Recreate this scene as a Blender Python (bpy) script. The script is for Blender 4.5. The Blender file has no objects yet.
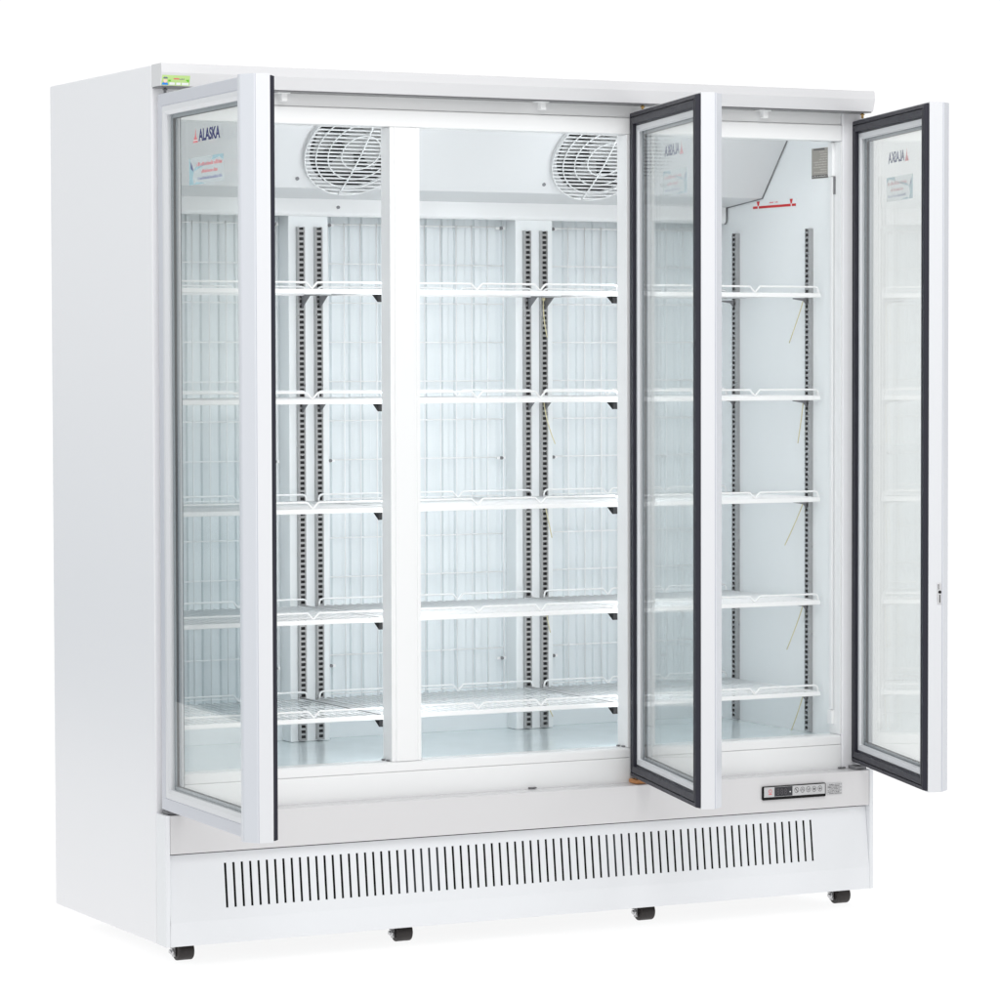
import bpy, bmesh, math, random
from mathutils import Vector, Matrix

random.seed(7)
sc = bpy.context.scene
col = sc.collection

# ------------------------------------------------------------------ camera
def make_camera():
    yaw, pit, rol = 0.47490688, -0.03932473, -0.00242493
    cy, sy, cp, sp = math.cos(yaw), math.sin(yaw), math.cos(pit), math.sin(pit)
    F = Vector((sy * cp, cy * cp, sp))
    R0 = Vector((cy, -sy, 0)); U0 = R0.cross(F)
    R = R0 * math.cos(rol) + U0 * math.sin(rol); U = R.cross(F)
    cam = bpy.data.cameras.new('camera')
    cam.sensor_width = 36; cam.lens = 3473.495 / 1000 * 36
    cam.clip_start = 0.1; cam.clip_end = 500
    o = bpy.data.objects.new('camera', cam); col.objects.link(o)
    m = Matrix.Identity(4)
    for r in range(3):
        m[r][0], m[r][1], m[r][2] = R[r], U[r], -F[r]
        m[r][3] = (-2.80470868, -7.11515235, 1.34747544)[r]
    o.matrix_world = m
    sc.camera = o
make_camera()

# ------------------------------------------------------------------ studio light
WORLD_BACK, WORLD_FRONT, WORLD_BELOW = 1.06, 0.60, 1.24
world = bpy.data.worlds.new('World'); sc.world = world
world.use_nodes = True
def build_world():
    """the photographer's studio as seen from the cabinet: white backdrop behind it, dimmer room in front and to the right,
    and a darker part of the room behind to the left, with streaks added for the reflections"""
    nt = world.node_tree; nt.nodes.clear(); N = nt.nodes.new; L = nt.links.new
    tc = N('ShaderNodeTexCoord'); sx = N('ShaderNodeSeparateXYZ'); L(tc.outputs['Generated'], sx.inputs[0])
    def rng(src, a, b, c, d):
        m = N('ShaderNodeMapRange'); m.interpolation_type = 'SMOOTHSTEP'
        for k, v in zip(('From Min', 'From Max', 'To Min', 'To Max'), (a, b, c, d)): m.inputs[k].default_value = v
        L(src, m.inputs['Value']); return m.outputs[0]
    def op(kind, x, y):
        m = N('ShaderNodeMath'); m.operation = kind
        for i, v in enumerate((x, y)):
            if isinstance(v, (int, float)): m.inputs[i].default_value = v
            else: L(v, m.inputs[i])
        return m.outputs[0]
    def noise(scale, stretch, detail):
        mp = N('ShaderNodeMapping'); mp.inputs['Scale'].default_value = stretch; L(tc.outputs['Generated'], mp.inputs[0])
        n = N('ShaderNodeTexNoise'); n.inputs['Scale'].default_value = scale; n.inputs['Detail'].default_value = detail
        L(mp.outputs[0], n.inputs['Vector']); return n.outputs['Fac']
    def mixc(f, x, y):
        m = N('ShaderNodeMix'); m.data_type = 'RGBA'
        if isinstance(f, float): m.inputs[0].default_value = f
        else: L(f, m.inputs[0])
        for i, v in ((6, x), (7, y)):
            if isinstance(v, tuple): m.inputs[i].default_value = (*v, 1)
            else: L(v, m.inputs[i])
        return m.outputs[2]
    X, Y, Z = sx.outputs
    front = op('MULTIPLY', WORLD_FRONT, rng(noise(1.7, (1, 1, 1), 1.0), 0.3, 0.7, 0.70, 1.30))
    back = rng(Y, -0.25, 0.55, 0.0, 1.0)
    val = op('ADD', op('MULTIPLY', front, op('SUBTRACT', 1.0, back)), op('MULTIPLY', WORLD_BACK, back))
    val = op('MULTIPLY', val, rng(X, 0.64, 0.95, 1.0, 0.45))
    cv = N('ShaderNodeCombineXYZ')
    for i in range(3): L(val, cv.inputs[i])
    # darker part of the room behind to the left, vertical streaks added for reflections
    left = op('MULTIPLY', rng(X, -0.06, -0.27, 0.0, 1.0), rng(Y, -0.45, 0.15, 0.0, 1.0))
    streaks = rng(noise(26.0, (1, 1, 0.02), 2.0), 0.32, 0.68, 0.42, 1.25)
    dark = mixc(rng(noise(9.0, (1, 1, 2.2), 3.0), 0.35, 0.65, 0.0, 1.0), (0.09, 0.18, 0.27), (0.26, 0.40, 0.48))
    room = mixc(rng(Z, -0.045, 0.005, 0.0, 1.0), dark, (0.97, 1.0, 0.99))
    rs = N('ShaderNodeVectorMath'); rs.operation = 'SCALE'; L(room, rs.inputs[0]); L(streaks, rs.inputs['Scale'])
    c = mixc(left, cv.outputs[0], rs.outputs[0])
    below = op('LESS_THAN', Z, op('SUBTRACT', -0.03, op('MULTIPLY', left, 0.25)))
    c = mixc(below, c, (WORLD_BELOW,)*3)  # bright underside added to light the floor from beneath
    bg = N('ShaderNodeBackground'); L(c, bg.inputs['Color']); bg.inputs['Strength'].default_value = 1.0
    out = N('ShaderNodeOutputWorld'); L(bg.outputs[0], out.inputs[0])
build_world()

def area(name, loc, target, sx, sy, power, color=(1, 1, 1)):
    l = bpy.data.lights.new(name, 'AREA'); l.shape = 'RECTANGLE'; l.size = sx; l.size_y = sy
    l.energy = power; l.color = color
    o = bpy.data.objects.new(name, l); col.objects.link(o); o.location = loc
    d = Vector(target) - Vector(loc)
    o.rotation_euler = d.to_track_quat('-Z', 'Y').to_euler()
    return o
area('softbox_key', (-1.2, -5.2, 3.4), (0.9, 0, 1.1), 2.4, 2.4, 48, (1.0, 0.995, 0.985))
area('softbox_overhead', (0.4, -3.6, 4.7), (0.95, 0.0, 0.7), 3.2, 2.2, 94, (1.0, 1.0, 1.0))

sc.view_settings.view_transform = 'Standard'
sc.view_settings.look = 'None'
sc.view_settings.exposure = 0.0
sc.view_settings.gamma = 1.0
sc.view_settings.use_curve_mapping = False
sc.cycles.transparent_max_bounces = 40
sc.cycles.max_bounces = 14
sc.cycles.diffuse_bounces = 6
sc.cycles.glossy_bounces = 6
sc.cycles.sample_clamp_indirect = 2.0
sc.cycles.sample_clamp_direct = 8.0

# ------------------------------------------------------------------ materials
def mat(name, color, rough=0.4, metal=0.0, noise=0.0, nscale=40.0, bump=0.0, bscale=200.0, spec=0.5, emit=None, coat=0.0):
    m = bpy.data.materials.new(name); m.use_nodes = True
    nt = m.node_tree; b = nt.nodes['Principled BSDF']
    b.inputs['Base Color'].default_value = (*color, 1)
    b.inputs['Roughness'].default_value = rough
    b.inputs['Metallic'].default_value = metal
    b.inputs['Specular IOR Level'].default_value = spec
    b.inputs['Coat Weight'].default_value = coat
    if emit:
        b.inputs['Emission Color'].default_value = (*emit[0], 1); b.inputs['Emission Strength'].default_value = emit[1]
    tc = nt.nodes.new('ShaderNodeTexCoord')
    if noise:
        n = nt.nodes.new('ShaderNodeTexNoise'); n.inputs['Scale'].default_value = nscale; n.inputs['Detail'].default_value = 4
        nt.links.new(tc.outputs['Object'], n.inputs['Vector'])
        r = nt.nodes.new('ShaderNodeMapRange')
        r.inputs['To Min'].default_value = max(0.02, rough - noise); r.inputs['To Max'].default_value = rough + noise
        nt.links.new(n.outputs['Fac'], r.inputs['Value']); nt.links.new(r.outputs[0], b.inputs['Roughness'])
    if bump:
        n2 = nt.nodes.new('ShaderNodeTexNoise'); n2.inputs['Scale'].default_value = bscale; n2.inputs['Detail'].default_value = 2
        nt.links.new(tc.outputs['Object'], n2.inputs['Vector'])
        bp = nt.nodes.new('ShaderNodeBump'); bp.inputs['Strength'].default_value = bump; bp.inputs['Distance'].default_value = 0.002
        nt.links.new(n2.outputs['Fac'], bp.inputs['Height']); nt.links.new(bp.outputs[0], b.inputs['Normal'])
    return m

def glass_mat(name, tint, refl0, refl1):
    m = bpy.data.materials.new(name); m.use_nodes = True
    nt = m.node_tree; nt.nodes.clear()
    lw = nt.nodes.new('ShaderNodeLayerWeight'); lw.inputs['Blend'].default_value = 0.5
    pw = nt.nodes.new('ShaderNodeMath'); pw.operation = 'POWER'; pw.inputs[1].default_value = 5.3
    nt.links.new(lw.outputs['Facing'], pw.inputs[0])
    ma = nt.nodes.new('ShaderNodeMath'); ma.operation = 'MULTIPLY_ADD'
    ma.inputs[1].default_value = refl1; ma.inputs[2].default_value = refl0
    nt.links.new(pw.outputs[0], ma.inputs[0])
    tr = nt.nodes.new('ShaderNodeBsdfTransparent'); tr.inputs['Color'].default_value = (*tint, 1)
    gl = nt.nodes.new('ShaderNodeBsdfGlossy'); gl.inputs['Roughness'].default_value = 0.0
    mx = nt.nodes.new('ShaderNodeMixShader')
    nt.links.new(ma.outputs[0], mx.inputs[0]); nt.links.new(tr.outputs[0], mx.inputs[1]); nt.links.new(gl.outputs[0], mx.inputs[2])
    out = nt.nodes.new('ShaderNodeOutputMaterial'); nt.links.new(mx.outputs[0], out.inputs[0])
    return m

M = {
    'side': mat('white_painted_steel', (0.865, 0.865, 0.89), 0.30, noise=0.015, nscale=3),
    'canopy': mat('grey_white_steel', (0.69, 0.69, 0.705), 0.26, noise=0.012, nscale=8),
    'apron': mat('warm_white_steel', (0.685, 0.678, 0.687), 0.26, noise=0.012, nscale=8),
    'grille': mat('cool_white_steel', (0.82, 0.835, 0.86), 0.24, noise=0.012, nscale=8),
    'frame': mat('white_extrusion', (0.885, 0.89, 0.895), 0.28, noise=0.012, nscale=12),
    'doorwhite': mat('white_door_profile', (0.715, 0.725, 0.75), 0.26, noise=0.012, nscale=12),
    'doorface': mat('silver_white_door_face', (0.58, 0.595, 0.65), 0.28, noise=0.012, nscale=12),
    'liner': mat('white_liner', (0.875, 0.905, 0.915), 0.30, noise=0.012, nscale=6, bump=0.03, bscale=40),
    'floor_liner': mat('pale_blue_floor_liner', (0.74, 0.82, 0.845), 0.16, noise=0.05, nscale=10),
    'duct': mat('back_duct_panel', (0.80, 0.845, 0.865), 0.35),
    'housing': mat('evaporator_cover', (0.70, 0.71, 0.72), 0.40, noise=0.012, nscale=10),
    'guard': mat('fan_guard_white', (0.74, 0.75, 0.755), 0.35),
    'wire': mat('white_coated_wire', (0.93, 0.935, 0.94), 0.30),
    'zinc': mat('galvanised_steel', (0.46, 0.46, 0.465), 0.30, metal=0.85, noise=0.08, nscale=60),
    'slot_dark': mat('dark_slot', (0.045, 0.043, 0.045), 0.6),
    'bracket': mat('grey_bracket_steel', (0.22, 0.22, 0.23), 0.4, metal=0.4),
    'black': mat('black_plastic', (0.007, 0.0065, 0.007), 0.5, spec=0.15),
    'gasket': mat('dark_rubber_gasket', (0.020, 0.020, 0.031), 0.45, noise=0.08, nscale=60, spec=0.3),
    'rubber': mat('black_wheel_rubber', (0.022, 0.017, 0.016), 0.5, noise=0.1, nscale=90),
    'cavity': mat('dark_cavity', (0.015, 0.013, 0.013), 0.8, spec=0.1),
    'fan_well': mat('grey_fan_well', (0.045, 0.043, 0.043), 0.7),
    'fins': mat('condenser_fins', (0.10, 0.11, 0.125), 0.5),
    'handle': mat('white_handle_profile', (0.68, 0.70, 0.745), 0.26, noise=0.012, nscale=12),
    'blade': mat('fan_blade', (0.46, 0.465, 0.465), 0.4, metal=0.3),
    'steel': mat('bright_steel', (0.65, 0.65, 0.66), 0.22, metal=0.9),
    'spacer': mat('aluminium_spacer', (0.30, 0.33, 0.36), 0.22, metal=0.4),
    'brass': mat('brass_pin', (0.55, 0.36, 0.14), 0.3, metal=0.8),
    'orange': mat('orange_nylon_pivot', (0.55, 0.24, 0.08), 0.45),
    'tie': mat('cream_nylon', (0.72, 0.66, 0.42), 0.45),
    'led': mat('led_diffuser', (0.85, 0.87, 0.88), 0.4, emit=((0.93, 0.972, 1.0), 5.1)),  # glow of the added strips hidden behind the mullions
    'led_top': mat('top_led_diffuser', (0.85, 0.87, 0.88), 0.4, emit=((0.97, 0.98, 1.0), 1.7)),  # glow of the added strip hidden behind the top rail
    'silver': mat('silver_overlay', (0.56, 0.56, 0.57), 0.35, metal=0.2),
    'display': mat('dark_display', (0.02, 0.02, 0.026), 0.15),
    'segment': mat('unlit_segments', (0.10, 0.09, 0.10), 0.4),
    'ink': mat('dark_ink', (0.09, 0.085, 0.09), 0.5),
    'red': mat('red_ink', (0.62, 0.012, 0.015), 0.45),
    'palered': mat('faded_red_ink', (0.75, 0.13, 0.15), 0.5),
    'coral': mat('coral_ink', (0.90, 0.16, 0.18), 0.45),
    'navy': mat('navy_ink', (0.035, 0.04, 0.22), 0.45),
    'violet': mat('violet_ink', (0.20, 0.20, 0.46), 0.5),
    'skyblue': mat('pale_blue_label', (0.36, 0.64, 0.75), 0.4),
    'ice': mat('ice_white_label', (0.74, 0.82, 0.84), 0.4),
    'plate': mat('brushed_data_plate', (0.40, 0.375, 0.34), 0.38, metal=0.35, noise=0.1, nscale=150),
    'plate_text': mat('light_plate_lettering', (0.62, 0.60, 0.56), 0.4),
    'green': mat('green_label', (0.50, 0.71, 0.26), 0.45),
    'leaf': mat('bright_green_ink', (0.14, 0.58, 0.02), 0.45),
    'blue': mat('blue_ink', (0.02, 0.26, 0.85), 0.45),
    'skin': mat('peach_ink', (0.85, 0.60, 0.50), 0.5),
    'paper': mat('white_label', (0.85, 0.86, 0.87), 0.4),
    'glass': glass_mat('clear_door_glass', (0.986, 0.994, 0.992), 0.030, 0.62),
}

def see_through(key, clear, back):                                 # thin printed film: partly clear, partly translucent
    nt = M[key].node_tree; b = nt.nodes['Principled BSDF']; out = nt.nodes['Material Output']
    tl = nt.nodes.new('ShaderNodeBsdfTranslucent'); tl.inputs[0].default_value = b.inputs['Base Color'].default_value
    m0 = nt.nodes.new('ShaderNodeMixShader'); m0.inputs[0].default_value = back
    nt.links.new(b.outputs[0], m0.inputs[1]); nt.links.new(tl.outputs[0], m0.inputs[2])
    t = nt.nodes.new('ShaderNodeBsdfTransparent'); mx = nt.nodes.new('ShaderNodeMixShader'); mx.inputs[0].default_value = clear
    nt.links.new(m0.outputs[0], mx.inputs[1]); nt.links.new(t.outputs[0], mx.inputs[2]); nt.links.new(mx.outputs[0], out.inputs[0])
for k, f in (('ice', 0.78), ('skyblue', 0.45), ('coral', 0.3), ('violet', 0.35), ('navy', 0.25)): see_through(k, f, 0.5)

def floor_mat():
    m = bpy.data.materials.new('white_acrylic_table'); m.use_nodes = True  # translucent so the light added below keeps the floor white and nearly shadowless
    nt = m.node_tree; nt.nodes.clear()
    d = nt.nodes.new('ShaderNodeBsdfDiffuse'); d.inputs[0].default_value = (0.9, 0.9, 0.9, 1)
    t = nt.nodes.new('ShaderNodeBsdfTranslucent'); t.inputs[0].default_value = (0.93, 0.93, 0.93, 1)
    mx = nt.nodes.new('ShaderNodeMixShader'); mx.inputs[0].default_value = 0.8
    out = nt.nodes.new('ShaderNodeOutputMaterial')
    nt.links.new(d.outputs[0], mx.inputs[1]); nt.links.new(t.outputs[0], mx.inputs[2]); nt.links.new(mx.outputs[0], out.inputs[0])
    return m

# ------------------------------------------------------------------ mesh helpers
class MB:
    def __init__(self): self.bm = bmesh.new(); self.mi = 0
    def _face(self, vs):
        try:
            f = self.bm.faces.new(vs); f.material_index = self.mi; return f
        except ValueError: return None
    def quad(self, *ps): return self._face([self.bm.verts.new(p) for p in ps])
    def box(self, x0, x1, y0, y1, z0, z1):
        v = [self.bm.verts.new(p) for p in ((x0,y0,z0),(x1,y0,z0),(x1,y1,z0),(x0,y1,z0),(x0,y0,z1),(x1,y0,z1),(x1,y1,z1),(x0,y1,z1))]
        for f in ((3,2,1,0),(4,5,6,7),(0,1,5,4),(1,2,6,5),(2,3,7,6),(3,0,4,7)): self._face([v[i] for i in f])
        return self
    def prism_x(self, prof, x0, x1):           # prof: list of (y,z)
        a = [self.bm.verts.new((x0, y, z)) for y, z in prof]; b = [self.bm.verts.new((x1, y, z)) for y, z in prof]
        n = len(prof)
        self._face(a[::-1]); self._face(b)
        for i in range(n): self._face([a[i], a[(i+1) % n], b[(i+1) % n], b[i]])
        return self
    def prism_y(self, prof, y0, y1):           # prof: list of (x,z)
        a = [self.bm.verts.new((x, y0, z)) for x, z in prof]; b = [self.bm.verts.new((x, y1, z)) for x, z in prof]
        n = len(prof)
        self._face(a[::-1]); self._face(b)
        for i in range(n): self._face([a[i], a[(i+1) % n], b[(i+1) % n], b[i]])
        return self
    def prism_z(self, prof, z0, z1):
        a = [self.bm.verts.new((x, y, z0)) for x, y in prof]; b = [self.bm.verts.new((x, y, z1)) for x, y in prof]
        n = len(prof)
        self._face(a[::-1]); self._face(b)
        for i in range(n): self._face([a[i], a[(i+1) % n], b[(i+1) % n], b[i]])
        return self
    def tube(self, pts, r, seg=8, closed=False):
        pts = [Vector(p) for p in pts]; n = len(pts); rings = []
        up = None
        for i, p in enumerate(pts):
            if closed: t = pts[(i+1) % n] - pts[i-1]
            else: t = pts[min(i+1, n-1)] - pts[max(i-1, 0)]
            t.normalize()
            if up is None:
                up = Vector((0,0,1)) if abs(t.z) < 0.9 else Vector((0,1,0))
            s = t.cross(up)
            if s.length < 1e-5: s = t.cross(Vector((1,0,0)))
            s.normalize(); u = s.cross(t); up = u
            rr = r
            if not closed and 0 < i < n-1:
                a = (pts[i]-pts[i-1]).normalized().dot((pts[i+1]-pts[i]).normalized())
                rr = r
            rings.append([self.bm.verts.new(p + (s*math.cos(2*math.pi*k/seg) + u*math.sin(2*math.pi*k/seg))*rr) for k in range(seg)])
        m = n if closed else n-1
        for i in range(m):
            A, B = rings[i], rings[(i+1) % n]
            for k in range(seg):
                f = self._face([A[k], A[(k+1) % seg], B[(k+1) % seg], B[k]])
                if f: f.smooth = True
        if not closed:
            self._face(rings[0][::-1]); self._face(rings[-1])
        return self
    def cyl(self, a, b, r, seg=16, r2=None):
        a, b = Vector(a), Vector(b); t = (b-a).normalized()
        s = t.cross(Vector((0,0,1)) if abs(t.z) < 0.9 else Vector((0,1,0))).normalized(); u = s.cross(t)
        r2 = r if r2 is None else r2
        A = [self.bm.verts.new(a + (s*math.cos(2*math.pi*k/seg)+u*math.sin(2*math.pi*k/seg))*r) for k in range(seg)]
        B = [self.bm.verts.new(b + (s*math.cos(2*math.pi*k/seg)+u*math.sin(2*math.pi*k/seg))*r2) for k in range(seg)]
        for k in range(seg):
            f = self._face([A[k], A[(k+1) % seg], B[(k+1) % seg], B[k]])
            if f: f.smooth = True
        self._face(A[::-1]); self._face(B)
        return self
    def disc(self, c, n, r, seg=24):
        n = Vector(n).normalized(); c = Vector(c)
        s = n.cross(Vector((0,0,1)) if abs(n.z) < 0.9 else Vector((0,1,0))).normalized(); u = s.cross(n)
        self._face([self.bm.verts.new(c+(s*math.cos(2*math.pi*k/seg)+u*math.sin(2*math.pi*k/seg))*r) for k in range(seg)])
        return self
    def ring_frame(self, prof, x0, x1, z0, z1, mis=None):
        """closed profile of (b inward, t outward) swept round a rectangle with mitres; y = -t"""
        C = []
        for cx, cz, ix, iz in ((x0, z0, 1, 1), (x1, z0, -1, 1), (x1, z1, -1, -1), (x0, z1, 1, -1)):
            C.append([self.bm.verts.new((cx+ix*b, -t, cz+iz*b)) for b, t in prof])
        n = len(prof)
        for i in range(4):
            A, B = C[i], C[(i+1) % 4]
            for k in range(n):
                if mis: self.mi = mis[k]
                self._face([A[k], A[(k+1) % n], B[(k+1) % n], B[k]])
        return self
    def build(self, name, mats, parent=None, bevel=0.0, seg=2):
        bm = self.bm
        bmesh.ops.recalc_face_normals(bm, faces=bm.faces)
        me = bpy.data.meshes.new(name); bm.to_mesh(me); bm.free()
        for m in (mats if isinstance(mats, (list, tuple)) else [mats]): me.materials.append(m)
        o = bpy.data.objects.new(name, me); col.objects.link(o)
        if bevel:
            b = o.modifiers.new('bevel', 'BEVEL'); b.width = bevel; b.segments = seg; b.limit_method = 'ANGLE'
            b.angle_limit = math.radians(40); b.harden_normals = False
        if parent is not None:
            o.parent = parent
            if parent is fridge: o.location = -Vector(parent.location)
        return o

def text_mesh(body, size, bold=0.0):
    c = bpy.data.curves.new('text', 'FONT'); c.body = body; c.size = size; c.extrude = 0.0001; c.offset = bold
    c.align_x = 'LEFT'
    o = bpy.data.objects.new('text', c); col.objects.link(o)
    dg = bpy.context.evaluated_depsgraph_get()
    me = bpy.data.meshes.new_from_object(o.evaluated_get(dg))
    bpy.data.objects.remove(o)
    return me

# ------------------------------------------------------------------ floor
ZF = 0.022
mb = MB(); mb.quad((-1.7,-9,ZF), (40,-9,ZF), (40,40,ZF), (-1.7,40,ZF))
floor = mb.build('floor', floor_mat()); floor['kind'] = 'structure'

# ------------------------------------------------------------------ the cabinet
W, D, P, H, B, A = 1.8424, 0.6475, 0.057, 2.0, 0.070, 0.3605
XL, XR, YB = 0.0566, 1.7858, 0.605           # inner walls and back wall
ZO0, ZO1 = 0.4415, 1.8825                    # door openings
MUL = (W/3, 2*W/3)
fridge = bpy.data.objects.new('display_refrigerator', None); col.objects.link(fridge)
fridge.location = (W/2, D/2, ZF)
fridge['label'] = 'white upright three-door glass display refrigerator standing open and empty on a white floor'
fridge['category'] = 'refrigerator'

def side_panel(x0, x1):
    mb = MB(); mb.box(x0, x1, 0.0, D, B, H)
    return mb.build('side_panel', M['side'], fridge, 0.004, 3)
side_panel(0.0, XL - 0.002); side_panel(XR + 0.002, W)
mb = MB(); mb.box(XL-0.001, XR+0.001, 0.01, D-0.002, 1.962, H-0.002); mb.build('roof_panel', M['side'], fridge)
mb = MB(); mb.box(XL-0.001, XR+0.001, YB+0.014, D-0.003, B+0.002, 1.961); mb.build('rear_panel', M['side'], fridge)
mb = MB(); mb.box(XL-0.001, XR+0.001, 0.06, YB+0.013, B+0.003, 0.10); mb.build('base_plate', M['cavity'], fridge)

# canopy above the doors
prof = [(-0.001, 2.0005), (-0.0570, 2.0005), (-0.0605, 1.9800), (-0.0510, 1.9515), (-0.001, 1.9515)]
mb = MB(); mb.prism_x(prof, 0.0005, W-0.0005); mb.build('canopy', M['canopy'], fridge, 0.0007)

mb = MB(); mb.box(0.003, W-0.003, -0.0475, -0.0010, 1.9488, 1.9513); mb.build('canopy_seal', M['bracket'], fridge)  # dark strip standing in for the shadow line under the canopy
# lower end plates and apron
for x0, x1 in ((0.0003, 0.0108), (W-0.0108, W-0.0003)):
    mb = MB(); mb.box(x0, x1, -P, -0.0008, B, A); mb.build('base_end_plate', M['grille'], fridge, 0.0015)
mb = MB(); mb.box(0.0114, W-0.0114, -P+0.0008, -0.0008, 0.274, A-0.001)
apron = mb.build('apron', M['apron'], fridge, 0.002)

# ventilation grille: sheet with 77 real slots
def grille():
    mb = MB(); x0, x1 = 0.0114, W-0.0114
    zt, zf, zb = 0.2698, 0.123, B+0.0005
    yt, yf = -0.0385, -P+0.0006
    yz = lambda z: yf + (yt-yf)*(z-zf)/(zt-zf) if z > zf else yf
    th = 0.0015
    def sheet(xa, xb, za, zc):
        ya, yc = yz(za), yz(zc)
        mb.prism_x([(ya, za), (yc, zc), (yc+th, zc), (ya+th, za)], xa, xb)
    s0, s1, n, w = 0.1467, 1.6715, 77, 0.0056
    z0, z1 = 0.148, 0.246
    sheet(x0, x1, z1, zt); sheet(x0, x1, zf, z0); sheet(x0, x1, zb, zf)
    xs = [s0 + (s1-s0)*i/(n-1) for i in range(n)]
    sheet(x0, xs[0]-w/2, z0, z1)
    for i in range(n-1): sheet(xs[i]+w/2, xs[i+1]-w/2, z0, z1)
    sheet(xs[-1]+w/2, x1, z0, z1)
    o = mb.build('vent_grille', M['grille'], fridge)
    m2 = MB(); m2.box(0.02, W-0.02, -0.012, -0.008, 0.11, 0.272)
    m2.build('grille_backing', M['cavity'], fridge)
    for xa, xb in ((0.585, 0.70), (1.115, 1.185)):
        m3 = MB(); x = xa
        while x < xb: m3.box(x, x+0.012, -0.0245, -0.0125, 0.125, 0.262); x += 0.0165
        m3.build('condenser_fins', M['fins'], fridge)
grille()

# front face frame
mb = MB()
mb.box(XL-0.001, XR+0.001, 0.0012, 0.05, ZO1, 1.921)             # top rail
mb.box(XL-0.001, XR+0.001, 0.006, 0.05, 1.9218, 1.961)          # recessed strip above it
mb.build('top_rail', M['frame'], fridge, 0.0025)
mb = MB()
mb.prism_x([(0.0012, 0.4185), (0.0012, 0.437), (0.006, ZO0), (0.05, ZO0), (0.05, 0.4185)], XL-0.001, XR+0.001)
mb.box(XL-0.001, XR+0.001, 0.0012, 0.05, 0.3545, 0.4179)
mb.build('bottom_rail', M['frame'], fridge, 0.002)
for c in MUL:
    mb = MB(); x0, x1 = c-0.0375, c+0.0375
    prof = [(x0, 0.002), (x0+0.008, 0.002), (x0+0.009, 0.0045), (x0+0.011, 0.0045), (x0+0.012, 0.001), (x1-0.012, 0.001), (x1-0.011, 0.0045), (x1-0.009, 0.0045), (x1-0.008, 0.002), (x1, 0.002), (x1, 0.05), (x0, 0.05)]
    mb.prism_z(prof, ZO0+0.0005, ZO1-0.0005)
    m = mb.build('mullion', M['frame'], fridge, 0.0012)
for x0, x1 in ((XL-0.001, XL+0.0022), (XR-0.0022, XR+0.001)):
    mb = MB(); mb.box(x0, x1, 0.0016, 0.049, ZO0+0.001, ZO1-0.001); mb.build('jamb', M['frame'], fridge)

# inner liner
for xa, xb in ((XL-0.001, XL), (XR, XR+0.001)):
    mb = MB(); mb.box(xa, xb, 0.05, YB, 0.43, 1.96); mb.build('inner_side_wall', M['liner'], fridge)
mb = MB(); mb.box(XL+0.0005, XR-0.0005, 0.0515, YB, 0.418, 0.434); mb.build('cabinet_floor', M['floor_liner'], fridge)
mb = MB(); mb.box(XL, XR, 0.05, YB+0.01, 1.9585, 1.9605); mb.build('inner_ceiling', M['liner'], fridge)

# back duct panel with vertical ribs
def back_panel():
    mb = MB(); mb.box(XL, XR, YB, YB+0.012, 0.43, 1.96)
    x = XL+0.012
    k = 0
    while x < XR-0.03:
        w = (0.020, 0.026, 0.020, 0.032)[k % 4]
        mb.prism_z([(x, YB+0.001), (x+0.003, YB-0.007), (x+w-0.003, YB-0.007), (x+w, YB+0.001)], 0.452, 1.71)
        x += w + (0.018, 0.014, 0.022)[k % 3]; k += 1
    mb.box(XL, XR, YB-0.012, YB+0.001, 0.434, 0.490)              # plain kick strip
    return mb.build('back_panel', M['duct'], fridge, 0.001)
back_panel()
POSTS = [c for c in MUL]
for c in POSTS:
    mb = MB(); mb.box(c-0.052+0.003, c+0.052+0.003, 0.5465, YB-0.0005, 0.4345, 1.742)
    mb.build('rear_post', M['liner'], fridge, 0.002)

# wire grid guarding the back panel, one per bay
def wire_grid(x0, x1):
    mb = MB(); y = 0.584
    z = 1.685
    while z > 0.47:
        mb.tube([(x0, y, z), (x1, y, z)], 0.0019, 6); z -= 0.0952
    n = max(2, round((x1-x0)/0.0455))
    for i in range(n+1):
        x = x0 + (x1-x0)*i/n
        mb.tube([(x, y-0.003, 0.50), (x, y-0.003, 1.690)], 0.0016, 6)
    o = mb.build('wire_back_grid', M['wire'], fridge)
    for sx in (x0+0.004, x1-0.006):
        for z in (1.683, 1.112, 0.612):
            s = MB(); s.cyl((sx, y-0.007, z), (sx, y+0.004, z), 0.0042, 10); s.build('grid_screw', M['bracket'], o)
            s = MB(); s.box(sx-0.012, sx+0.012, y-0.004, y+0.004, z-0.003, z+0.003); s.build('grid_clip', M['wire'], o)
    return o
BAYS = [(XL+0.012, MUL[0]-0.066), (MUL[0]+0.070, MUL[1]-0.066), (MUL[1]+0.070, XR-0.012)]
for a, b in BAYS: wire_grid(a, b)

# perforated pilasters
def pilaster_mesh():
    mb = MB(); w, h, z0, z1 = 0.0185, 0.0125, 0.4385, 1.676
    rail = 0.0036; pitch = 0.0125; slot = 0.0072
    mb.mi = 0
    mb.box(-w/2, -w/2+0.0016, 0, h, z0, z1); mb.box(w/2-0.0016, w/2, 0, h, z0, z1)      # flanks
    mb.box(-w/2+0.0016, -w/2+rail, 0, 0.0014, z0, z1); mb.box(w/2-rail, w/2-0.0016, 0, 0.0014, z0, z1)
    z = z0
    n = int((z1-z0)/pitch)
    for i in range(n+1):
        za = z0 + i*pitch; zb = min(za + pitch - slot, z1)
        mb.box(-w/2+rail, w/2-rail, 0.0001, 0.0013, za, zb)
    mb.mi = 1
    mb.box(-w/2+0.0017, w/2-0.0017, h-0.005, h-0.0005, z0+0.001, z1-0.001)
    return mb
pil0 = None
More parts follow.
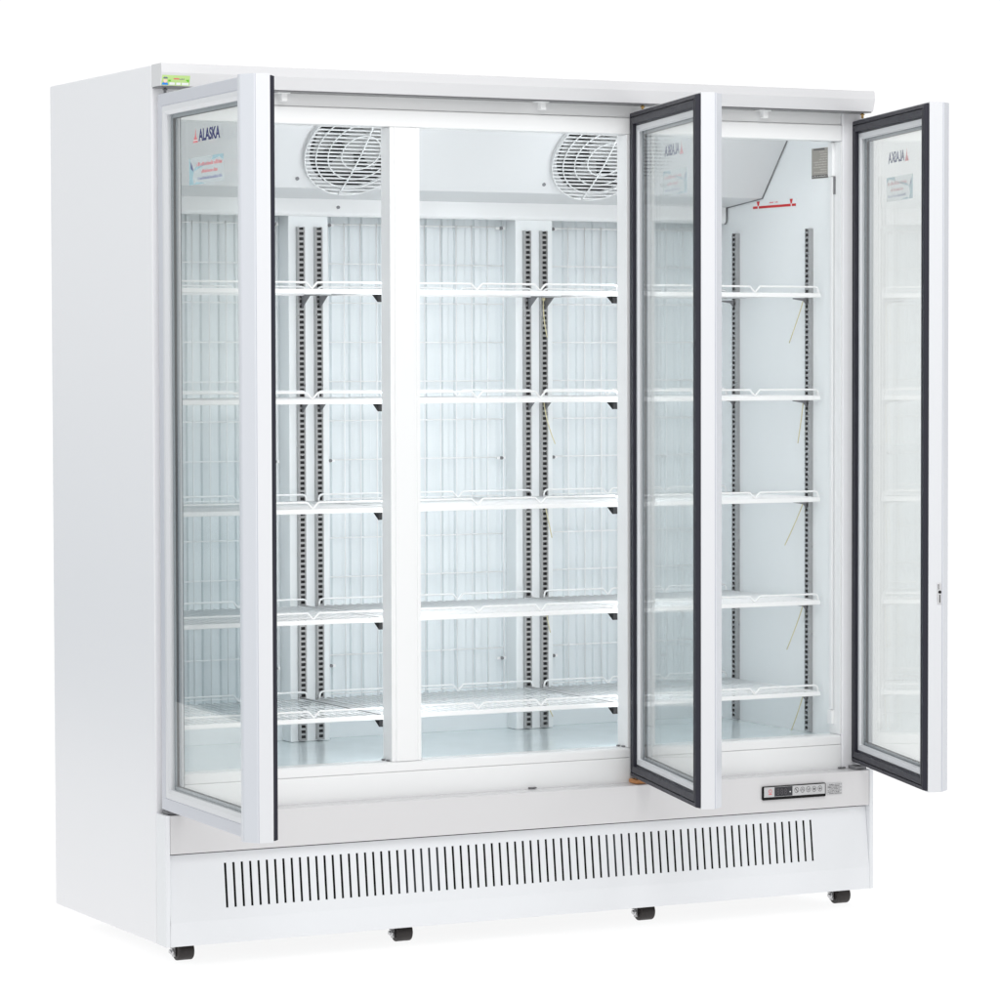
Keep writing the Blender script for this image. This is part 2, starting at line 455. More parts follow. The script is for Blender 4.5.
def pilaster(x, y, rot):
    global pil0
    if pil0 is None:
        pil0 = pilaster_mesh().build('shelf_pilaster', [M['zinc'], M['slot_dark']], fridge); o = pil0
    else:
        o = pil0.copy(); col.objects.link(o); o.parent = fridge
    o.location = Vector((x, y, 0)) - fridge.location; o.rotation_euler = (0, 0, rot)
for c in POSTS:
    for d in (-0.0225, 0.0240): pilaster(c+0.002+d, 0.5338, 0)
for y in (0.485, 0.138):
    pilaster(XR-0.0127, y, math.radians(-90)); pilaster(XL+0.0127, y, math.radians(90))

# ------------------------------------------------------------------ shelves
SH_X = [(XL+0.014, MUL[0]-0.013), (MUL[0]+0.012, MUL[1]-0.013), (MUL[1]+0.012, XR-0.010)]
SH_Z = [1.5115, 1.2612, 1.0125, 0.7605, 0.5365]
YF0, YBK = 0.080, 0.522
def rail_path(x0, x1, y, z, dip, ends):
    c = (x0+x1)/2; pts = []
    r = 0.010
    if ends:
        pts += [(x0+0.004, y, z-0.020), (x0+0.004, y, z-r), (x0+0.0055, y, z-r*0.45), (x0+0.0085, y, z-r*0.12)]
    pts += [(x0+0.004+r, y, z)]
    for s in (-1, 1):
        v = c + s*0.083
        pts += [(v-0.016, y, z), (v-0.013, y, z-0.001), (v-0.0015, y, z-dip), (v+0.0015, y, z-dip), (v+0.013, y, z-0.001), (v+0.016, y, z)]
    pts += [(x1-0.004-r, y, z)]
    if ends:
        pts += [(x1-0.0085, y, z-r*0.12), (x1-0.0055, y, z-r*0.45), (x1-0.004, y, z-r), (x1-0.004, y, z-0.020)]
    return pts
shelf0 = {}
def copy_tree(o, parent):
    c = o.copy(); col.objects.link(c); c.parent = parent
    for ch in list(o.children): copy_tree(ch, c)
    return c
def shelf(bay, z):
    x0, x1 = SH_X[bay]
    base = -Vector(fridge.location)
    if bay in shelf0:
        c = copy_tree(shelf0[bay], fridge); c.location = base + Vector((0, 0, z)); return c
    mb = MB()                                                     # deck of wires
    n = round((x1-x0)/0.0205)
    for i in range(n+1):
        x = x0+0.005 + (x1-x0-0.010)*i/n
        mb.tube([(x, YF0+0.003, 0.0045), (x, YBK, 0.0045)], 0.0017, 6)
    for y in (0.20, 0.36, YBK-0.004): mb.tube([(x0+0.003, y, 0.0008), (x1-0.003, y, 0.0008)], 0.0023, 6)
    for x in (x0+0.002, x1-0.002): mb.tube([(x, YF0+0.002, 0.0008), (x, YBK, 0.0008)], 0.0024, 6)
    deck = mb.build('wire_shelf', M['wire'], fridge)
    deck.location = base + Vector((0, 0, z))
    mb = MB(); mb.box(x0, x1, YF0-0.003, YF0+0.003, -0.0056, 0.0052); mb.build('front_bar', M['wire'], deck, 0.0024, 3)
    mb = MB(); mb.tube(rail_path(x0, x1, YF0+0.004, 0.0205, 0.0135, True), 0.0024, 8); mb.build('front_rail', M['wire'], deck)
    mb = MB(); mb.tube(rail_path(x0, x1, YBK-0.002, 0.0205, 0.0135, True), 0.0024, 8); mb.build('back_rail', M['wire'], deck)
    # cantilever brackets from the rear pilasters
    bx = []
    if bay > 0: bx.append(MUL[bay-1]+0.026)
    if bay < 2: bx.append(MUL[bay]-0.0205)
    for x in bx:
        b = MB(); b.prism_x([(0.532, -0.031), (0.532, 0.0035), (0.100, 0.0035), (0.100, -0.0005), (0.486, -0.0015)], x-0.0012, x+0.0012)
        br = b.build('shelf_bracket', M['bracket'], deck)
        if bay < 2 and x > (x0+x1)/2:
            e = MB(); e.prism_x([(0.116, -0.0062), (0.088, -0.023), (0.085, -0.023), (0.085, -0.0062)], x-0.009, x+0.003); e.build('bracket_end_cap', M['black'], br)
    wall = []
    if bay == 2: wall = [(XR-0.013, -1)]
    if bay == 0: wall = [(XL+0.013, 1)]
    for x, s in wall:
        for y in (0.485, 0.138):
            b = MB(); b.prism_y([(x, -0.024), (x, -0.0058), (x+s*0.040, -0.0058), (x+s*0.040, -0.0085), (x+s*0.010, -0.013)], y-0.0012, y+0.0012)
            b.build('shelf_bracket', M['bracket'], deck)
    shelf0[bay] = deck
    return deck
shelves = {}
for bay in range(3):
    for k, z in enumerate(SH_Z): shelves[bay, k] = shelf(bay, z)

# cream cable ties left hanging on the brackets
def tie(pts):
    mb = MB()
    P = [Vector(p) for p in pts]; Q = []
    for i in range(13):                                            # quadratic curve
        t = i/12; Q.append(P[0]*(1-t)**2 + P[1]*2*t*(1-t) + P[2]*t*t)
    mb.tube(Q, 0.0014, 6)
    h = P[0]; mb.box(h.x-0.003, h.x+0.003, h.y-0.003, h.y+0.003, h.z-0.002, h.z+0.004)
    mb.build('cable_tie', M['tie'], fridge)
for k, z in enumerate(SH_Z):
    ln = (0.115, 0.112, 0.118, 0.125, 0.100)[k]; dy = (0.062, 0.022, 0.082, 0.072, 0.050)[k]
    y0 = 0.142
    tie([(XR-0.020, y0, z-0.010), (XR-0.020, y0+dy*0.35, z-ln*0.45), (XR-0.022, y0+dy, z-ln)])
bx = MUL[1]+0.020
for z, dx, ln, bow in ((1.5115, 0.008, 0.10, -0.004), (1.2612, 0.030, 0.115, 0.004), (1.0125, 0.020, 0.100, 0.010), (0.7605, 0.015, 0.085, 0.006), (0.5365, 0.022, 0.072, 0.004)):
    tie([(bx, 0.528, z-0.006), (bx+bow, 0.526, z-ln*0.5), (bx+dx, 0.524, z-ln)])

# ------------------------------------------------------------------ evaporator housing and fans
S0, S1 = Vector((0.196, 1.9580)), Vector((0.364, 1.7600))          # sloped face, top to knee (y,z)
sl = (S1-S0); SL = sl.length; sd = sl/SL
nrm = Vector((0, -sd.y*-1, 0))
NV = Vector((0.0, sd.y, -sd.x))                                    # outward: forward and down
if NV.y > 0: NV = -NV
def slope(x, s, h=0.0):
    p = S0 + sd*s; return Vector((x, p.x, p.y)) + NV*h
FANS = (0.628, 1.281); FS, FR = 0.1325, 0.1200
GR, GS = 0.1345, 0.1350                                            # guard radius and its centre down the slope
def housing():
    mb = MB(); hw = SL/2 - 0.0005
    xs = [XL+0.003]
    for c in FANS: xs += [c-hw, c+hw]
    xs.append(XR-0.003)
    for i in range(0, len(xs), 2): mb.quad(slope(xs[i], 0), slope(xs[i+1], 0), slope(xs[i+1], SL), slope(xs[i], SL))
    N = 64
    for c in FANS:
        circ = [mb.bm.verts.new(slope(c+FR*math.cos(2*math.pi*k/N), FS+FR*math.sin(2*math.pi*k/N))) for k in range(N)]
        sq = []
        for k in range(N):
            a = 2*math.pi*k/N; ca, sa = math.cos(a), math.sin(a)
            m = max(abs(ca)/hw, abs(sa)/((SL-FS) if sa > 0 else FS)); sq.append(mb.bm.verts.new(slope(c+ca/m, FS+sa/m)))
        side = lambda a: (1 if abs(math.cos(a))/hw > abs(math.sin(a))/((SL-FS) if math.sin(a) > 0 else FS) else 0)
        for k in range(N):
            a, b = 2*math.pi*k/N, 2*math.pi*(k+1)/N
            vs = [circ[k], circ[(k+1) % N], sq[(k+1) % N]]
            if side(a) != side(b):                                 # a corner of the square lies between
                sxx = 1 if math.cos((a+b)/2) > 0 else -1
                vs.append(mb.bm.verts.new(slope(c+sxx*hw, SL if math.sin((a+b)/2) > 0 else 0)))
            mb._face(vs + [sq[k]])
    # underside, back drop
    k0, k1 = (0.364, 1.760), (0.5385, 1.7435)
    mb.quad((XL+0.003, *k0), (XR-0.003, *k0), (XR-0.003, *k1), (XL+0.003, *k1))
    for x in (XL+0.003, XR-0.003):
        mb._face([mb.bm.verts.new((x, *p)) for p in ((0.196, 1.958), k0, k1, (0.60, 1.7435), (0.60, 1.958))])
    o = mb.build('evaporator_housing', M['housing'], fridge)
    return o
hs = housing()
def sub(mb, name, m, parent, bevel=0):
    return mb.build(name, m, parent, bevel)
def fan(c):
    # open-topped dark cavity behind the hole
    mb = MB(); N = 40
    A = [mb.bm.verts.new(slope(c+FR*1.01*math.cos(2*math.pi*k/N), FS+FR*1.01*math.sin(2*math.pi*k/N), -0.001)) for k in range(N)]
    Bv = [mb.bm.verts.new(slope(c+FR*1.01*math.cos(2*math.pi*k/N), FS+FR*1.01*math.sin(2*math.pi*k/N), -0.07)) for k in range(N)]
    for k in range(N): mb._face([A[k], A[(k+1) % N], Bv[(k+1) % N], Bv[k]])
    mb._face(Bv)
    f = mb.build('fan', M['fan_well'], hs)
    # blades
    mb = MB()
    mb.cyl(slope(c, FS, -0.05), slope(c, FS, -0.012), 0.030, 20)
    nb = 5
    for i in range(nb):
        a0 = 2*math.pi*i/nb + 0.5
        pts = []
        for r, da in ((0.028, 0), (0.065, -0.08), (0.108, -0.10)):
            pts.append((r, a0+da-0.42, -0.040)); 
        outer = []
        for r, da in ((0.108, -0.10), (0.065, -0.08), (0.028, 0)):
            outer.append((r, a0+da+0.50, -0.018))
        v = [mb.bm.verts.new(slope(c+r*math.cos(a), FS+r*math.sin(a), h)) for r, a, h in pts+outer]
        mb._face([v[0], v[1], v[4], v[5]]); mb._face([v[1], v[2], v[3], v[4]])
    mb.build('fan_blades', M['blade'], hs)
    # guard: straight slats under concentric wires, standing a little proud of the cover
    mb = MB()
    n = 25
    for i in range(n):
        s = -GR + 2*GR*(i+0.5)/n
        hw = math.sqrt(max(GR*GR-s*s, 0))+0.001
        p = [slope(c-hw, GS+s-0.0020, 0.0120), slope(c+hw, GS+s-0.0020, 0.0120), slope(c+hw, GS+s+0.0020, 0.0120), slope(c-hw, GS+s+0.0020, 0.0120)]
        q = [v - NV*0.0025 for v in p]
        a = [mb.bm.verts.new(v) for v in p]; b = [mb.bm.verts.new(v) for v in q]
        mb._face(a); mb._face(b[::-1])
        for k in range(4): mb._face([a[k], a[(k+1) % 4], b[(k+1) % 4], b[k]])
    dome = lambda r: 0.011 + 0.016*(1-(r/GR)**2)
    for r in (GR*1.0, GR*0.81, GR*0.60, GR*0.36):
        mb.tube([slope(c+r*math.cos(2*math.pi*k/56), GS+r*math.sin(2*math.pi*k/56), dome(r)) for k in range(56)], 0.0016, 6, closed=True)
    for a in (math.radians(97),):
        pts = []
        for k in range(-12, 13):
            r = GR*k/12; pts.append(slope(c+r*math.cos(a), GS+r*math.sin(a), dome(abs(r))+0.001))
        mb.tube(pts, 0.0020, 6)
    N2 = 56                                                        # short skirt closing the guard down to the cover
    A2 = [mb.bm.verts.new(slope(c+GR*math.cos(2*math.pi*k/N2), GS+GR*math.sin(2*math.pi*k/N2), 0.012)) for k in range(N2)]
    B2 = [mb.bm.verts.new(slope(c+GR*math.cos(2*math.pi*k/N2), GS+GR*math.sin(2*math.pi*k/N2), -0.001)) for k in range(N2)]
    for k in range(N2): mb._face([A2[k], A2[(k+1) % N2], B2[(k+1) % N2], B2[k]])
    mb.build('fan_guard', M['guard'], hs)
    s = MB(); s.cyl(slope(c-GR*0.95, FS+GR*0.74, -0.001), slope(c-GR*0.95, FS+GR*0.74, 0.003), 0.0045, 10); s.build('screw', M['bracket'], hs)
for c in FANS: fan(c)
# drip tray lip hanging behind the knee
tp = [(0.5385, 1.745)]
out = [(0.5350, 1.745), (0.5350, 1.712)] + [(0.5350+0.010*(1-math.cos(a)), 1.712-0.010*math.sin(a)) for a in (0.5, 1.0, 1.57)]
inn = [(y+0.0028, z+0.0022) for y, z in out[::-1]]
mb = MB(); mb.prism_x(out+inn, XL+0.006, XR-0.006); mb.build('drip_tray', M['frame'], fridge)
mb = MB(); mb.tube([(XR-0.0035, y, z) for y, z in out], 0.0020, 6); mb.build('tray_seal', M['bracket'], fridge)
mb = MB(); mb.tube([(XR-0.0022, S0.x+0.001, S0.y-0.002), (XR-0.0022, S1.x, S1.y-0.0005), (XR-0.0022, 0.5395, 1.7430)], 0.0019, 6)
mb.build('housing_trim', M['bracket'], fridge)

# unseen glowing strips added behind the mullions and the top rail to brighten the interior, and the slim side fittings on the end walls
def fill_strip(x0, x1):
    mb = MB(); mb.box(x0, x1, 0.0505, 0.0700, 0.445, 1.875); o = mb.build('light_strip', M['led'], fridge, 0.002)
for c in MUL:
    fill_strip(c-0.022, c-0.004); fill_strip(c+0.008, c+0.033)
mb = MB(); mb.box(XL+0.02, XR-0.02, 0.0505, 0.0600, 1.898, 1.914); mb.build('light_strip', M['led_top'], fridge, 0.002)
for xw, d in ((XL+0.0023, 1), (XR-0.0023, -1)):
    mb = MB(); mb.box(min(xw, xw+d*0.005), max(xw, xw+d*0.005), 0.031, 0.044, 0.5005, 1.7985); o = mb.build('side_light_fitting', M['frame'], fridge, 0.002)
    for z0, z1 in ((1.799, 1.880), (0.466, 0.500)):
        e = MB(); e.box(min(xw, xw+d*0.008), max(xw, xw+d*0.008), 0.027, 0.048, z0, z1); e.build('light_end_cap', M['frame'], o, 0.0015)
    e = MB(); e.box(min(xw, xw+d*0.003), max(xw, xw+d*0.003), 0.0245, 0.0305, 1.755, 1.7985); e.build('lead_wire', M['bracket'], o)
    e = MB(); e.box(min(xw, xw+d*0.002), max(xw, xw+d*0.002), 0.0265, 0.0300, 0.5005, 1.7545); e.build('wire_channel', M['housing'], o)

# ------------------------------------------------------------------ labels on the right inner wall
def strokes(mb, x0, x1, z0, z1, put, gap=0.35, mean=0.5):
    """unreadable small lettering: a run of little upright strokes"""
    h = z1-z0; x = x0
    while x < x1:
        w = h*random.uniform(0.25, 0.6)
        hh = h*random.choice((0.62, 0.66, 1.0, 0.64, 0.9))
        xe = min(x+w, x1); put(mb, x, xe, z0, z0+hh)
        x = xe + h*(gap*random.uniform(0.4, 0.8) if random.random() > 0.18 else gap*1.9)
def wall_put(off):
    def put(mb, a, b, z0, z1): mb.box(XR-off-0.0002, XR-off, -b, -a, z0, z1)   # a,b = -y
    return put
mb = MB(); mb.box(XR-0.0014, XR-0.0004, 0.060, 0.134, 1.7975, 1.8710)
pl = mb.build('data_plate', M['plate'], fridge)
mb = MB(); mb.box(XR-0.0020, XR-0.0015, 0.061, 0.133, 1.7985, 1.8055); mb.build('plate_band', M['ink'], pl)
mb = MB(); mb.box(XR-0.0020, XR-0.0015, 0.075, 0.125, 1.8665, 1.8695); mb.build('plate_heading', M['ink'], pl)
mb = MB()
for i, z in enumerate([1.8605-0.0062*k for k in range(9)]):
    a = random.uniform(0.062, 0.066); b = random.choice((0.118, 0.100, 0.122, 0.095, 0.126))
    strokes(mb, -b, -a, z, z+0.0030, wall_put(0.0016))
mb.build('plate_lettering', M['plate_text'], pl)
for z in (1.8010,):
    mb = MB(); strokes(mb, -0.130, -0.064, z, z+0.003, wall_put(0.0021)); mb.build('band_lettering', M['plate_text'], pl)

mb = MB(); mb.box(XR-0.0010, XR-0.0003, 0.205, 0.412, 1.7335, 1.7535)
ll = mb.build('load_line_label', M['liner'], fridge)
mb = MB()
for a, b in ((0.207, 0.226), (0.231, 0.382), (0.388, 0.410)): mb.box(XR-0.0015, XR-0.0011, a, b, 1.7350, 1.7410)
for y in (0.2285, 0.385): mb.prism_x([(y-0.007, 1.7530), (y+0.007, 1.7530), (y+0.0025, 1.7416), (y-0.0025, 1.7416)], XR-0.0015, XR-0.0011)
mb.build('load_line_mark', M['red'], ll)
mb = MB(); strokes(mb, -0.332, -0.312, 1.7462, 1.7500, wall_put(0.0011)); strokes(mb, -0.305, -0.292, 1.7466, 1.7504, wall_put(0.0011)); mb.build('load_line_lettering', M['palered'], ll)

for c in MUL:
    for x in (c-0.0405, c+0.0405):
        s = MB(); s.box(x-0.0028, x+0.0028, 0.012, 0.022, ZO0+0.0002, ZO0+0.004); s.build('corner_plug', M['bracket'], fridge, 0.0008)
    s = MB(); s.box(c-0.0450, c-0.0395, 0.034, 0.044, ZO0+0.0002, ZO0+0.004); s.build('corner_plug', M['bracket'], fridge, 0.0008)
# small screws on the wall and the mullion
for y, z in ((0.066, 1.868), (0.066, 1.48)):
    s = MB(); s.cyl((XR-0.003, y-0.02, z), (XR, y-0.02, z), 0.003, 10); s.build('wall_screw', M['bracket'], fridge)
for z in (1.755, 1.723):
    s = MB(); s.cyl((XL+0.62, 0.50, z), (XL+0.62, 0.505, z), 0.004, 10); s.build('tray_screw', M['bracket'], fridge)
for x in (0.9353, 1.786):
    s = MB(); s.box(x-0.009, x+0.009, -0.0065, 0.0010, A+0.0003, A+0.0030); s.build('magnet_catch', M['bracket'], fridge)

# ------------------------------------------------------------------ controller on the apron
mb = MB(); mb.box(1.5240, 1.7030, -P-0.0060, -P+0.0006, 0.3032, 0.3365)
ct = mb.build('control_panel', M['black'], fridge, 0.0035, 3)
mb = MB(); mb.box(1.5275, 1.6990, -P-0.0068, -P-0.0059, 0.3105, 0.3345); mb.build('overlay', M['silver'], ct, 0.0003)
mb = MB(); mb.box(1.5565, 1.6065, -P-0.0074, -P-0.0067, 0.3115, 0.3338); mb.build('display', M['display'], ct)
mb = MB()
for i in range(3):
    x = 1.5625+i*0.0105
    for a, b, c, d in ((0, 0.007, 0, 0.0016), (0, 0.007, 0.0062, 0.0078), (0, 0.007, 0.0124, 0.014), (0, 0.0016, 0, 0.014), (0.0054, 0.007, 0, 0.014)):
        mb.box(x+a, x+b, -P-0.0077, -P-0.0073, 0.3155+c, 0.3155+d)
mb.build('digits', M['segment'], ct)
mb = MB(); mb.cyl((1.600, -P-0.0077, 0.321), (1.600, -P-0.0073, 0.321), 0.0016, 12); mb.build('indicator', M['paper'], ct)
mb = MB(); mb.prism_y([(1.539, 0.3165), (1.549, 0.3165), (1.549, 0.3185), (1.541, 0.3185)], -P-0.0072, -P-0.0067)
mb.tube([(1.5445+0.004*math.cos(a*math.pi/8), -P-0.0069, 0.3245+0.004*math.sin(a*math.pi/8)) for a in range(16)], 0.0007, 6, True)
mb.build('power_mark', M['palered'], ct)
mb = MB()
for i in range(5):
    cx = 1.6185+i*0.0165; cz = 0.3235
    mb.tube([(cx+0.0055*math.cos(a*math.pi/10), -P-0.0069, cz+0.0065*math.sin(a*math.pi/10)) for a in range(20)], 0.00055, 5, True)
    if i == 0: mb.tube([(cx-0.003, -P-0.0069, cz+0.004), (cx+0.003, -P-0.0069, cz-0.004)], 0.0009, 5)
    if i == 1: mb.tube([(cx-0.003, -P-0.0069, cz-0.002), (cx, -P-0.0069, cz+0.003), (cx+0.003, -P-0.0069, cz-0.002)], 0.0008, 5)
    if i == 2: mb.tube([(cx-0.003, -P-0.0069, cz+0.002), (cx, -P-0.0069, cz-0.003), (cx+0.003, -P-0.0069, cz+0.002)], 0.0008, 5)
    if i == 3: mb.cyl((cx, -P-0.0071, cz), (cx, -P-0.0067, cz), 0.0028, 10)
    if i == 4: mb.tube([(cx-0.003, -P-0.0069, cz), (cx+0.003, -P-0.0069, cz)], 0.0008, 5); mb.tube([(cx, -P-0.0069, cz-0.003), (cx, -P-0.0069, cz+0.003)], 0.0008, 5)
mb.build('button_icons', M['ink'], ct)
mb = MB(); mb.box(1.7095, 1.7515, -P-0.0006, -P+0.0006, 0.3050, 0.3340); nl = mb.build('notice_label', M['silver'], fridge)
mb = MB()
for k in range(7):
    z = 0.3304-0.0036*k
    strokes(mb, 1.7110+0.004*(k % 3 == 0), 1.7500-0.006*(k % 2), z-0.0012, z+0.0010, lambda m_, a, b, c, e: m_.box(a, b, -P-0.0009, -P-0.0007, c, e), 0.45)
mb.build('notice_lettering', M['ink'], nl)

# green service label on the canopy, following the sloping lower face
def cy(z):                                                        # canopy front surface y at height z
    if z > 1.980: return -0.0605 + 0.0035*(z-1.980)/0.0205
    return -0.0605 + 0.0095*(1.980-z)/(1.980-1.9515)
def canopy_patch(mb, x0, x1, z0, z1, off):
    mb.quad((x0, cy(z0)-off, z0), (x1, cy(z0)-off, z0), (x1, cy(z1)-off, z1), (x0, cy(z1)-off, z1))
mb = MB(); canopy_patch(mb, 0.0030, 0.0680, 1.9525, 1.9740, 0.0005); canopy_patch(mb, 0.0030, 0.0680, 1.9525, 1.9740, 0.0002)
gl = mb.build('service_label', M['green'], fridge)
mb = MB(); mb.mi = 0
canopy_patch(mb, 0.021, 0.034, 1.9538, 1.9590, 0.0008); canopy_patch(mb, 0.037, 0.0475, 1.9538, 1.9590, 0.0008); canopy_patch(mb, 0.050, 0.066, 1.9538, 1.9590, 0.0008)
mb.build('number_blocks', M['paper'], gl)
mb = MB(); canopy_patch(mb, 0.030, 0.043, 1.9655, 1.9680, 0.0008); mb.build('pink_lettering', M['palered'], gl)
mb = MB(); strokes(mb, 0.0435, 0.0565, 1.9650, 1.9680, lambda m_, a, b, c, d: canopy_patch(m_, a, b, c, d, 0.0008)); mb.build('grey_lettering', M['bracket'], gl)
mb = MB(); mb._face([mb.bm.verts.new((x, cy(z)-0.0008, z)) for x, z in ((0.058, 1.9650), (0.066, 1.9660), (0.0665, 1.9605), (0.063, 1.9610))])
canopy_patch(mb, 0.018, 0.024, 1.9605, 1.9645, 0.0008); mb.build('leaf_mark', M['leaf'], gl)
mb = MB()
mb._face([mb.bm.verts.new((x, cy(z)-0.0010, z)) for x, z in ((0.0035, 1.9535), (0.0185, 1.9535), (0.0170, 1.9580), (0.0050, 1.9580))])
mb.build('figure_shoulders', M['blue'], gl)
mb = MB(); mb._face([mb.bm.verts.new((0.0108+0.0045*math.cos(a), cy(1.9625)-0.0013, 1.9630+0.0055*math.sin(a))) for a in [k*math.pi/8 for k in range(16)]])
mb.build('figure_face', M['skin'], gl)
mb = MB(); mb._face([mb.bm.verts.new((0.0108+0.0055*math.cos(a), cy(1.967)-0.0016, 1.9665+0.0050*math.sin(a))) for a in [k*math.pi/8 for k in range(9)]])
mb.build('figure_cap', M['violet'], gl)

# ------------------------------------------------------------------ hooks and hinges
for x, z in ((0.307, 1.9495), (0.957, 1.9505), (1.5556, 1.9495)):
    mb = MB(); mb.box(x-0.020, x+0.012, -0.030, -0.004, z-0.0035, z); mb.box(x-0.008, x+0.006, -0.026, -0.008, z-0.020, z-0.003)
    mb.build('door_catch', M['frame'], fridge, 0.0015)
for x, y in ((0.022, -0.026), (1.2150, -0.030), (1.8250, -0.030)):
    mb = MB(); mb.cyl((x, y, 1.936), (x, y, 1.9515), 0.0032, 14); mb.cyl((x, y, 1.944), (x, y, 1.9465), 0.0055, 14); mb.build('hinge_pin', M['bracket' if x < 0.1 else 'brass'], fridge)
mb = MB(); mb.box(1.188, 1.222, -0.046, -0.008, A, 0.3705); mb.cyl((1.205, -0.025, A+0.008), (1.205, -0.025, 0.380), 0.009, 14); mb.build('pivot_block', M['orange'], fridge, 0.002)
for x in (0.026, 1.815):
    mb = MB(); mb.box(x-0.016, x+0.016, -0.044, -0.010, A, 0.3685); mb.build('pivot_block', M['bracket'], fridge, 0.0015)

# ------------------------------------------------------------------ doors
DW, DZ0, DZ1 = 0.6064, 0.3714, 1.9345
DOORS = [(0.0377, -0.0256, math.radians(92.78), 1), (1.2046, -0.0068, math.radians(74.477), -1), (1.8303, 0.0065, math.radians(72.740), -1)]
def door(hx, hy, th, s):
    z0, z1 = DZ0, DZ1
    X0, X1 = (0, DW) if s > 0 else (-DW, 0)
    prof = [(0, 0.0), (0, 0.031), (0.002, 0.033), (0.0265, 0.033), (0.0270, 0.0318), (0.0282, 0.0318), (0.0288, 0.0332), (0.0400, 0.0328), (0.0475, 0.0275), (0.0475, 0.0)]
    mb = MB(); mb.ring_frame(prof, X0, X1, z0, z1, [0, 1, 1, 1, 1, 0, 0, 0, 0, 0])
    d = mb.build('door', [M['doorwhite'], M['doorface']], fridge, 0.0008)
    xe = X1 if s > 0 else X0; e = 1 if s > 0 else -1               # free edge
    hp = [(0.0004, 0.0325), (0.0006, 0.0345), (0.0270, 0.0535), (0.0310, 0.0550), (0.0415, 0.0550), (0.0445, 0.0525), (0.0458, 0.0325)]
    mb = MB(); mb.prism_z([(xe-e*b, -t) for b, t in hp], z0+0.0006, z1-0.0006); mb.build('door_handle', M['handle'], d, 0.0008)
    mb = MB(); mb.ring_frame([(0.0350, -0.0028), (0.0350, -0.0005), (0.0476, -0.0005), (0.0495, 0.0024), (0.0485, 0.0026), (0.0465, -0.0028)], X0, X1, z0, z1)
    mb.build('inner_trim', M['doorwhite'], d)
    mb = MB(); mb.ring_frame([(0.0030, -0.0003), (0.0345, -0.0003), (0.0345, -0.0030), (0.0305, -0.0035), (0.0300, -0.0100), (0.0165, -0.0120), (0.0155, -0.0085), (0.0140, -0.0085), (0.0130, -0.0120), (0.0045, -0.0110), (0.0030, -0.0045)], X0, X1, z0, z1)
    mb.build('gasket', M['gasket'], d, 0.0006)
    mb = MB(); mb.ring_frame([(0.0477, 0.0076), (0.0477, 0.0192), (0.0555, 0.0192), (0.0555, 0.0076)], X0, X1, z0, z1)
    mb.build('spacer_bar', M['spacer'], d)
    mb = MB(); mb.ring_frame([(0.0556, 0.0110), (0.0556, 0.0160), (0.0561, 0.0160), (0.0561, 0.0110)], X0, X1, z0, z1)
    mb.build('glass_seal', M['slot_dark'], d)
    for t0, t1 in ((0.0196, 0.0235), (0.0032, 0.0072)):
        mb = MB(); b = 0.0465; mb.box(X0+b, X1-b, -t1, -t0, z0+b, z1-b); mb.build('glass_pane', M['glass'], d)
    # stickers on the outer pane
    y = -0.0238
    ox = 0.205 if s > 0 else -0.364                                # left edge of the logo in door coordinates
    mb = MB(); mb._face([mb.bm.verts.new((ox+x, y-0.0004, z)) for x, z in ((0, 1.8165), (0.033, 1.8165), (0.0215, 1.8325), (0.0175, 1.8480), (0.0135, 1.8325))])
    mb.build('logo_triangle', M['coral'], d)
    mb = MB(); mb.box(ox+0.004, ox+0.030, y-0.0007, y-0.0005, 1.8210, 1.8224); mb.build('triangle_line', M['paper'], d)
    me = text_mesh('ALASKA', 0.0345, 0.0011)
    w = max(v.co.x for v in me.vertices) - min(v.co.x for v in me.vertices); mn = min(v.co.x for v in me.vertices)
    for v in me.vertices:
        v.co = Vector((ox+0.037+(v.co.x-mn)*0.132/w, y-0.0004-v.co.z, 1.8195+v.co.y))
    me.materials.clear(); me.materials.append(M['navy'])
    o = bpy.data.objects.new('logo_lettering', me); col.objects.link(o); o.parent = d
    px = 0.181 if s > 0 else -0.395
    mb = MB(); mb.box(px, px+0.214, y-0.0003, y, 1.7280, 1.7850); pr = mb.build('promo_sticker', M['ice'], d)
    mb = MB()
    for poly in (((0, 1.7280), (0.030, 1.7280), (0.022, 1.742), (0.030, 1.757), (0.012, 1.765), (0.004, 1.785), (0, 1.785)),
                 ((0.030, 1.757), (0.075, 1.763), (0.13, 1.772), (0.09, 1.770), (0.04, 1.764)),
                 ((0.14, 1.775), (0.19, 1.780), (0.214, 1.772), (0.214, 1.785), (0.15, 1.785)),
                 ((0.03, 1.7280), (0.10, 1.7280), (0.08, 1.731), (0.045, 1.733))):
        mb._face([mb.bm.verts.new((px+a, y-0.0006, z)) for a, z in poly])
    mb.build('promo_swirls', M['skyblue'], pr)
    put = lambda m_, a, b, c, e: m_.quad((a, y-0.0009, c), (b, y-0.0009, c), (b, y-0.0009, e), (a, y-0.0009, e))
    mb = MB(); strokes(mb, px+0.050, px+0.207, 1.7660, 1.7745, put, 0.30); strokes(mb, px+0.080, px+0.180, 1.7510, 1.7590, put, 0.30); mb.build('promo_red_lettering', M['coral'], pr)
    mb = MB(); strokes(mb, px+0.055, px+0.205, 1.7370, 1.7440, put, 0.30); mb.build('promo_blue_lettering', M['violet'], pr)
    mb = MB(); mb._face([mb.bm.verts.new((px+a, y-0.0012, z)) for a, z in ((0.012, 1.763), (0.030, 1.756), (0.020, 1.770), (0.012, 1.778))]); mb.build('promo_mark', M['navy'], pr)
    # latch on the free edge
    zl = 0.825
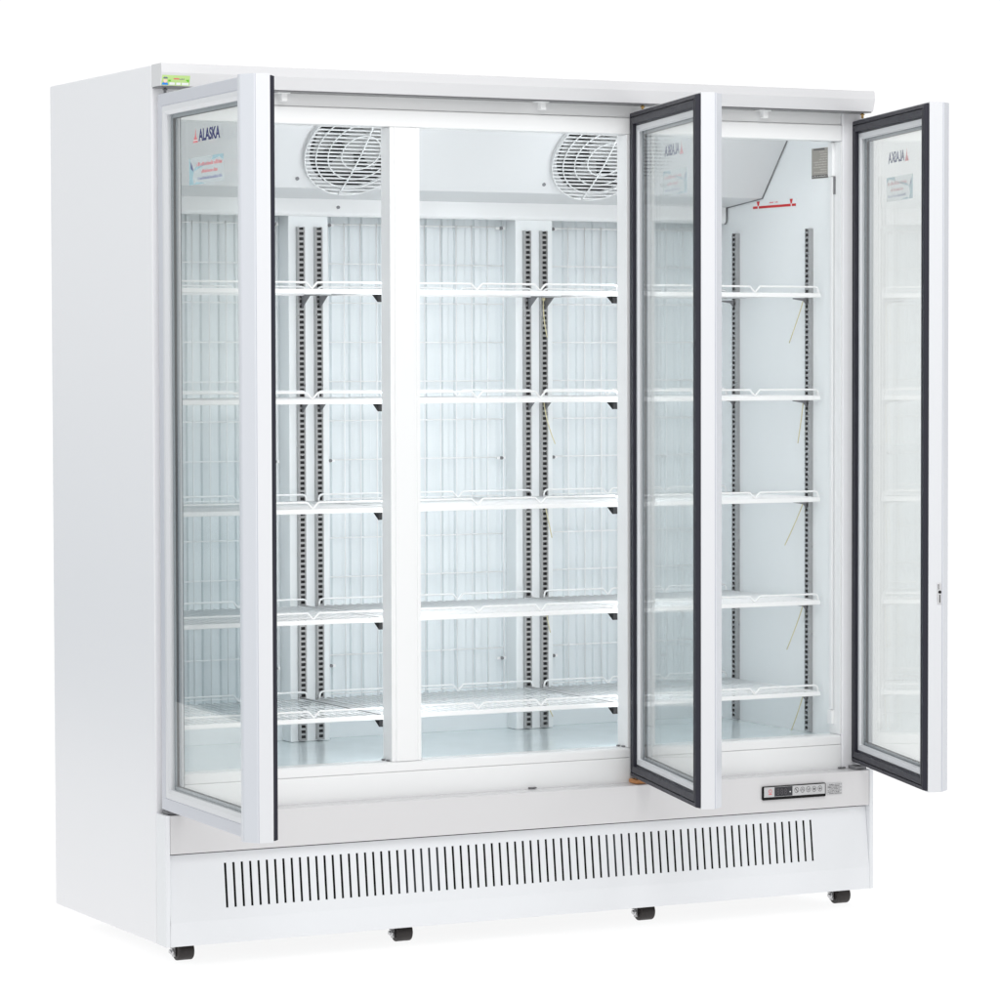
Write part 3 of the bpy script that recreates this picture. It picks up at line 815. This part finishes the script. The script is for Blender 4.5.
    if abs(hx-1.8303) < 1e-3:
        lo = lambda h0, h1: (min(xe+e*h0, xe+e*h1), max(xe+e*h0, xe+e*h1))
        mb = MB(); mb.box(*lo(0, 0.0016), -0.0300, -0.0205, zl-0.026, zl+0.022); la = mb.build('latch', M['steel'], d, 0.0008)
        mb = MB(); mb.cyl((xe+e*0.0016, -0.0262, zl+0.002), (xe+e*0.0024, -0.0262, zl+0.002), 0.0036, 14); mb.box(*lo(0.0017, 0.0022), -0.0270, -0.0252, zl-0.022, zl-0.004)
        mb.prism_z([(xe+e*0.0017, -0.0236), (xe+e*0.0021, -0.0236), (xe+e*0.0021, -0.0224), (xe+e*0.0017, -0.0224)], zl+0.008, zl+0.020)
        mb.build('keyhole', M['black'], la)
    d.location = Vector((hx, hy, 0)) - fridge.location
    d.rotation_euler = (0, 0, -th if s > 0 else th)
    return d
for a in DOORS: door(*a)

# ------------------------------------------------------------------ castors
cast0 = None
def castor(x, y):
    global cast0
    if cast0 is None:
        mb = MB(); mb.box(-0.026, 0.020, -0.018, 0.030, 0.0450, 0.0479)
        mb.prism_x([(-0.006, 0.0018), (0.008, 0.0), (0.030, 0.046), (-0.004, 0.046)], -0.026, -0.0225)
        mb.prism_x([(-0.006, 0.0018), (0.008, 0.0), (0.030, 0.046), (-0.004, 0.046)], 0.0185, 0.0215)
        for v in mb.bm.verts:
            if v.co.z < 0.04: v.co.z += 0.008
        cast0 = mb.build('castor', M['zinc'], fridge, 0.0006)
        mb = MB(); mb.cyl((-0.021, 0.0, 0.0215), (0.017, 0.0, 0.0215), 0.0210, 28); mb.build('wheel', M['rubber'], cast0, 0.0025, 3)
        mb = MB(); mb.cyl((-0.032, 0.0, 0.0215), (-0.0262, 0.0, 0.0215), 0.0085, 6); mb.cyl((-0.036, 0.0, 0.0215), (-0.032, 0.0, 0.0215), 0.0045, 12); mb.build('axle_bolt', M['steel'], cast0, 0.0006)
        o = cast0
    else:
        o = copy_tree(cast0, fridge)
    o.location = Vector((x, y, ZF)) - fridge.location
for x, y in ((0.083, 0.044), (0.622, 0.044), (1.262, 0.044), (1.813, 0.044), (0.36, 0.575), (1.50, 0.575)): castor(x, y)
